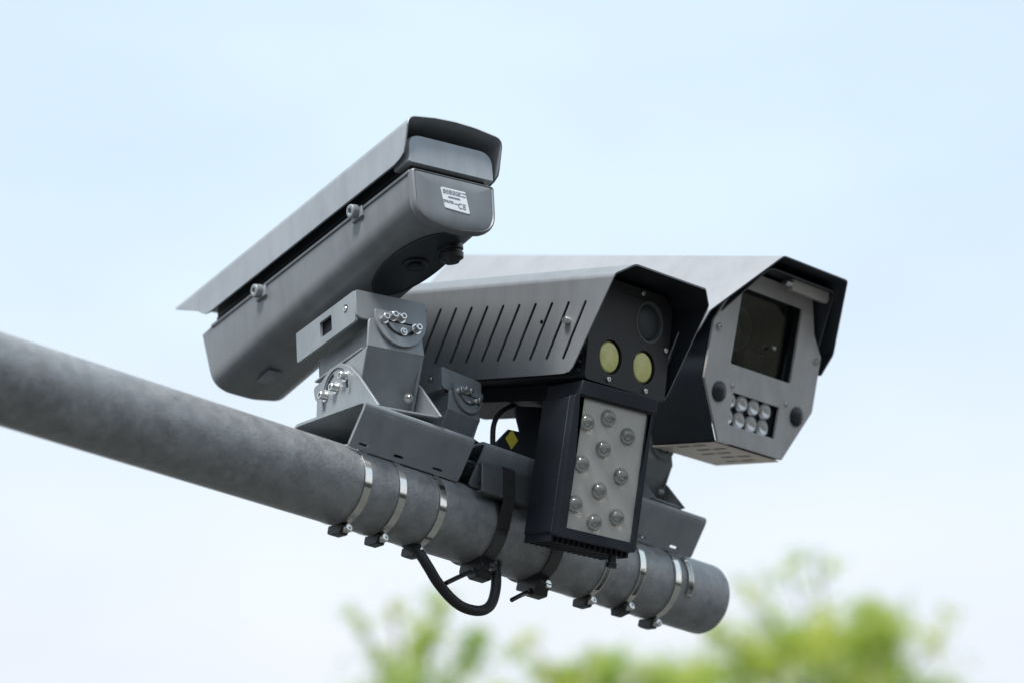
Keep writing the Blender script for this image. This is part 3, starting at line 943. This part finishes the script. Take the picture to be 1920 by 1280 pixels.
# ---------------------------------------------------------------- hose clamps
def band_mesh(r, w, th=0.0011, n=72, a0=0, a1=360):
    b = MB()
    N = n
    rings = []
    for k in range(N + 1):
        a = R(a0 + (a1 - a0) * k / N)
        c, s = math.cos(a), math.sin(a)
        rings.append([(-w, r * c, r * s), (w, r * c, r * s), (w, (r + th) * c, (r + th) * s), (-w, (r + th) * c, (r + th) * s)])
    b.loft(rings, caps=(abs(a1 - a0) < 359))
    return b
def hose_clamp(x, label, roll=0.0, tooth=None, tilt=0.0):
    """screw clamp; roll turns the screw housing round the pole from straight below"""
    M = POLE @ Matrix.Translation((x, 0, 0)) @ Matrix.Rotation(tilt, 4, 'Z') @ Matrix.Rotation(roll, 4, 'X')
    t = thing('hose_clamp', label, 'hose clamp', M, 'hose clamps round the pole')
    obj('band', band_mesh(PR + 0.0008, 0.0063), m_steel, t, smooth=30)
    b = MB()
    hx = fillet([(-0.0150, -0.0595), (0.0120, -0.0588), (0.0135, -0.0700), (0.0050, -0.0735), (-0.0130, -0.0730), (-0.0165, -0.066)], 0.0025, 3)
    b.plate(hx, -0.0078, 0.0078, PX, (), None)
    obj('screw_housing', b, m_black if tooth is None else m_black, t, bevel=0.001)
    b = MB()
    b.lathe([(0, 0.0048), (0.010, 0.0048), (0.0105, 0.0062), (0.0165, 0.0062), (0.017, 0.005), (0.017, 0.002), (0.014, 0.0015)], (0, -0.009, -0.0665), (0, -1, 0.08), 12)
    obj('screw', b, m_bolt, t)
    if tooth:
        b = MB()
        a = tooth[0]
        while a < tooth[1]:
            c, s = math.cos(R(a)), math.sin(R(a))
            Mt = Matrix.Rotation(R(a), 4, 'X')
            Ms = Mt @ Matrix.Translation((0, PR + 0.0020, 0)) @ Matrix.Rotation(R(18), 4, 'Y')
            b.box(-0.0042, -0.0001, -0.0006, 0.0042, 0.00045, 0.0006, Ms)
            a += 2.6
        obj('screw_thread_slots', b, m_void, t)
    return t
hose_clamp(-0.788, 'leftmost hose clamp round the pole, under the left end of the left saddle', R(4))
hose_clamp(-0.720, 'second hose clamp from the left, steel band under the middle of the left saddle', R(2), tilt=R(-1.2))
hose_clamp(-0.643, 'hose clamp at the right end of the left saddle, where the cable loop starts', R(6), tilt=R(1.0))
hose_clamp(-0.286, 'hose clamp below the floodlight, first of the three screw clamps right of it', R(2), (196, 240))
hose_clamp(-0.212, 'bright hose clamp just right of the floodlight, near the left edge of the right saddle', R(-8), (196, 240), tilt=R(1.0))
hose_clamp(-0.128, 'hose clamp nearest the open pole end, beside the loose toothed band', R(8), None)
# loose toothed tail next to the last clamp
t = thing('band_tail', 'slotted tail of a steel clamp band on the pole nearest its open end', 'clamp band', POLE @ Matrix.Translation((-0.104, 0, 0)) @ Matrix.Rotation(R(5), 4, 'Z'))
obj('band', band_mesh(PR + 0.0022, 0.0060, a0=118, a1=206, n=30), m_steel, t)
b = MB()
a = 150.0
while a < 204:
    Ms = Matrix.Rotation(R(a), 4, 'X') @ Matrix.Translation((0, PR + 0.0034, 0)) @ Matrix.Rotation(R(18), 4, 'Y')
    b.box(-0.0042, -0.0001, -0.0006, 0.0042, 0.00045, 0.0006, Ms)
    a += 2.6
obj('screw_thread_slots', b, m_void, t)

# wide dark straps that carry the floodlight channel
def wide_strap(x, label, over):
    t = thing('strap', label, 'strap', POLE @ Matrix.Translation((x, 0, 0)), 'wide straps round the pole')
    obj('band', band_mesh(PR + 0.0015, 0.0115, 0.0016), m_strap, t)
    if over:
        b = MB()
        path = [(-0.045, 0.0745), (-0.0695, 0.0745), (-0.0705, 0.0735), (-0.0705, 0.0270), (-0.0615, -0.0020), (-0.0585, -0.0150)]
        rings = [[(-0.0115, y, z), (0.0115, y, z), (0.0115, y - dy, z + dz), (-0.0115, y - dy, z + dz)] for (y, z), (dy, dz) in
                 zip(path, ((0, .0016), (.0012, .0012), (.0016, 0), (.0016, -.0003), (.0014, -.0006), (.0012, 0)))]
        b.loft(rings)
        obj('upper_band', b, m_strap, t)
    b = MB()
    b.plate(fillet([(-0.026, -0.054), (0.014, -0.057), (0.018, -0.070), (0.004, -0.074), (-0.004, -0.084), (-0.022, -0.083), (-0.024, -0.074), (-0.034, -0.068)], 0.002, 2), -0.016, 0.012, PX)
    obj('buckle', b, m_black, t, bevel=0.001)
    b = MB()
    b.lathe([(0, 0.0045), (0.012, 0.0045), (0.0125, 0.006), (0.017, 0.006)], (0.004, -0.016, -0.068), (0, -1, 0.1), 12)
    obj('screw', b, m_bolt, t)
    return t
m_strap = mat('dull_dark_band', (0.10, 0.10, 0.10), 0.38, 0.7, 0.2, 40)
wide_strap(-0.520, 'wide dark strap round the pole over the floodlight channel, by the cable loop', True)
wide_strap(-0.400, 'wide dark strap round the pole under the floodlight, with a cut tie tail below', False)
# bright glint band between (thin steel band in the shade of the floodlight)
# ---------------------------------------------------------------- cable loop and ties
def smooth_path(pts, k=6):
    P = [Vector(p) for p in pts]
    out = []
    for i in range(len(P) - 1):
        p0, p1, p2, p3 = P[max(i - 1, 0)], P[i], P[i + 1], P[min(i + 2, len(P) - 1)]
        for j in range(k):
            t = j / k
            out.append(0.5 * ((2 * p1) + (p2 - p0) * t + (2 * p0 - 5 * p1 + 4 * p2 - p3) * t * t + (3 * p1 - p0 - 3 * p2 + p3) * t ** 3))
    out.append(P[-1])
    return out
t = thing('power_cable', 'thick black cable hanging in a loop below the pole', 'cable', POLE @ Matrix.Translation((-0.57, -0.02, -0.06)))
cp = [(-0.650, 0.012, -0.050), (-0.6465, -0.010, -0.066), (-0.634, -0.02, -0.0898), (-0.6155, -0.02, -0.1082), (-0.5885, -0.02, -0.1263), (-0.5613, -0.02, -0.1350),
      (-0.5286, -0.02, -0.1330), (-0.5066, -0.02, -0.1195), (-0.4967, -0.02, -0.0947), (-0.4955, -0.02, -0.0700), (-0.4955, -0.016, -0.052)]
b = MB()
b.tube(smooth_path([(x + 0.57, y + 0.02, z + 0.06) for x, y, z in cp], 6), 0.0078, 16)
obj('sheath', b, m_rubber, t, smooth=60)
b = MB()
b.lathe([(0, 0.0125), (0.006, 0.0125), (0.0065, 0.0105), (0.012, 0.0105)], (-0.4955 + 0.57, 0.004, 0.008), (0, 0, -1), 12)
obj('end_sleeve', b, m_black, t)
def thin_cable(label, pts, r, m):
    o_ = Vector(pts[0])
    t = thing('signal_cable', label, 'cable', POLE @ Matrix.Translation(o_), 'thin cables between the brackets')
    b = MB()
    b.tube(smooth_path([Vector(q) - o_ for q in pts], 6), r, 10)
    obj('sheath', b, m, t, smooth=60)
m_brown = mat('brown_cable', (0.055, 0.035, 0.028), 0.5, 0.0, 0.2, 60)
thin_cable('thin brown cable sagging between the left and middle brackets, behind the yellow sticker', [(-0.5560, 0.03, 0.225), (-0.5469, 0.03, 0.2092), (-0.5238, 0.03, 0.1655), (-0.4746, 0.03, 0.1456), (-0.4108, 0.03, 0.1498), (-0.3514, 0.03, 0.1772)], 0.0042, m_brown)
thin_cable('thin black cable dropping past the yellow sticker from the middle camera', [(-0.4033, -0.02, 0.2262), (-0.4445, -0.02, 0.2116), (-0.485, -0.02, 0.1869), (-0.5021, -0.02, 0.1584), (-0.5019, -0.02, 0.1100)], 0.0042, m_rubber)
def tie(label, pts):
    o_ = Vector(pts[0])
    t = thing('cable_tie', label, 'cable tie', POLE @ Matrix.Translation(o_), 'black cable ties')
    b = MB()
    b.tube(smooth_path([Vector(q) - o_ for q in pts], 5), 0.0036, 8)
    obj('tail', b, m_black, t, smooth=60)
    b = MB()
    b.box(-0.005, -0.006, -0.005, 0.006, 0.006, 0.005)
    obj('head', b, m_black, t, bevel=0.001)
tie('black cable tie stretched from the pole to the hanging cable loop', [(-0.545, -0.020, -0.0765), (-0.570, -0.020, -0.0900), (-0.600, -0.022, -0.1070)])
tie('cut black cable tie sticking out below the pole left of the floodlight', [(-0.416, -0.010, -0.079), (-0.432, -0.016, -0.086), (-0.446, -0.02, -0.093), (-0.463, -0.02, -0.1030)])
t = thing('hazard_sticker', 'small yellow diamond sticker under the middle camera, left of the floodlight', 'sticker', POLE @ Matrix.Translation((-0.5020, -0.0590, 0.1285)))
b = MB()
b.plate([(0, 0.0155), (0.0125, 0.002), (-0.001, -0.0155), (-0.0135, -0.0015)], -0.0006, 0.0006, PY)
obj('face', b, m_ysticker, t)

# ---------------------------------------------------------------- trees far behind
def make_tree(name, label, x, y, top, crown, seed, stray=()):
    """crown: list of (dx, dy, z, rx, ry, rz, leaves) clumps"""
    rnd = random.Random(seed)
    t = thing(name, label, 'tree', Matrix.Translation((x, y, 0)), 'trees in the background')
    b = MB()
    b.tube(smooth_path([(0, 0, -0.1), (0.12, 0.05, top * 0.25), (-0.08, 0.1, top * 0.5), (0.05, 0.0, top * 0.78), (0, 0, top * 0.93)], 4), [0.26 - 0.22 * k / 16 for k in range(17)], 10)
    tk = obj('trunk', b, m_bark, t, smooth=60)
    b = MB()
    for (dx, dy, z, rx, ry, rz, n_) in list(crown) + list(stray):
        z0 = max(top * 0.35, z - 1.6 - 0.5 * abs(dx))
        b.tube(smooth_path([(0, 0, z0), (dx * 0.45, dy * 0.45, z0 + (z - z0) * 0.6), (dx, dy, z), (dx + rx * 0.2, dy, z + rz * 0.6)], 4), [0.035 - 0.031 * k / 12 for k in range(13)], 6)
    obj('limbs', b, m_bark, t, smooth=60)
    vs_, fs_ = [], []
    for (dx, dy, z, rx, ry, rz, n_) in list(crown) + list(stray):
        sub = [(rnd.gauss(0, 0.5), rnd.gauss(0, 0.5), rnd.gauss(0, 0.5)) for _ in range(max(3, n_ // 70))]
        for _ in range(int(n_ * 1.5)):
            c_ = rnd.choice(sub)
            px = dx + rx * (c_[0] + rnd.gauss(0, 0.27)); py = dy + ry * (c_[1] + rnd.gauss(0, 0.27)); pz = z + rz * (c_[2] + rnd.gauss(0, 0.27))
            s = rnd.uniform(0.04, 0.08)
            d = Vector((rnd.gauss(0, 1), rnd.gauss(0, 1), rnd.gauss(0, 0.7))).normalized()
            e = d.cross(Vector((rnd.gauss(0, 1), rnd.gauss(0, 1), rnd.gauss(0, 1)))).normalized()
            p_ = Vector((px, py, pz)); o_ = len(vs_)
            vs_ += [p_ - d * s, p_ + e * s * 0.42, p_ + d * s, p_ - e * s * 0.42]
            fs_.append((o_, o_ + 1, o_ + 2, o_ + 3))
    me = bpy.data.meshes.new('crown')
    me.from_pydata([tuple(v) for v in vs_], [], fs_)
    me.materials.append(m_leaf)
    o_ = bpy.data.objects.new('crown', me); col.objects.link(o_); o_.parent = t
    return t
D = 35.0
def clump(u, v, r, n_, tx, dy=0.0, rz=None):
    """crown clump of radius r metres in the direction of photo pixel (u, v), relative to a trunk at x = tx"""
    yy = D + dy
    k = yy / (math.cos(R(22)) - math.sin(R(22)) * (640 - v) / 5000)
    x = (u - 960) / 5000 * k
    z = CAMZ + (math.sin(R(22)) + math.cos(R(22)) * (640 - v) / 5000) * k
    return (x - tx, dy, z, r, r, rz or r * 0.8, n_)
tx = 4.3
make_tree('leafy_tree', 'blurred yellow-green tree at the lower right with the tallest, densest crown', tx, D, 12.4,
          [clump(1450, 1200, 0.62, 750, tx), clump(1560, 1230, 0.8, 1100, tx, -0.4), clump(1660, 1180, 0.55, 620, tx, 0.3), clump(1370, 1260, 0.5, 420, tx),
           clump(1700, 1270, 0.55, 520, tx, 0.2), clump(1600, 1170, 0.45, 380, tx), clump(1500, 1330, 1.1, 1300, tx, 0.3), clump(1640, 1380, 1.2, 1300, tx), clump(1530, 1480, 1.6, 1500, tx), clump(1400, 1520, 1.4, 900, tx)], 3,
          [clump(1530, 1050, 0.36, 60, tx), clump(1480, 1085, 0.3, 50, tx), clump(1400, 1120, 0.3, 60, tx), clump(1350, 1180, 0.35, 90, tx), clump(1760, 1200, 0.35, 70, tx)])
tx = 0.9
make_tree('leafy_tree', 'blurred green tree crown at the bottom centre of the picture under the pole end', tx, D + 1.5, 11.6,
          [clump(1040, 1220, 0.5, 420, tx, 1.5), clump(1130, 1215, 0.5, 420, tx, 1.5), clump(1220, 1225, 0.5, 420, tx, 1.3), clump(1300, 1235, 0.5, 420, tx, 1.2), clump(1170, 1275, 0.6, 520, tx, 1.3), clump(960, 1270, 0.5, 320, tx, 1.6), clump(1100, 1340, 1.0, 900, tx, 1.5), clump(1230, 1390, 1.1, 900, tx, 1.5), clump(1100, 1500, 1.6, 1200, tx, 1.5)], 8,
          [clump(1000, 1160, 0.3, 70, tx, 1.5), clump(1110, 1165, 0.3, 60, tx, 1.5), clump(1240, 1200, 0.3, 60, tx, 1.5)])
tx = -1.3
make_tree('leafy_tree', 'blurred thin green tree crown at the lower left of the other crowns', tx, D - 1.0, 11.4,
          [clump(800, 1240, 0.40, 170, tx, -1.0), clump(745, 1265, 0.42, 130, tx, -1.0), clump(860, 1285, 0.5, 170, tx, -1.0), clump(720, 1320, 0.7, 400, tx, -1.0), clump(820, 1420, 1.2, 800, tx, -1.0)], 15,
          [clump(740, 1180, 0.26, 36, tx, -1.0), clump(690, 1215, 0.26, 50, tx, -1.0), clump(890, 1235, 0.26, 60, tx, -1.0), clump(820, 1195, 0.22, 50, tx, -1)])
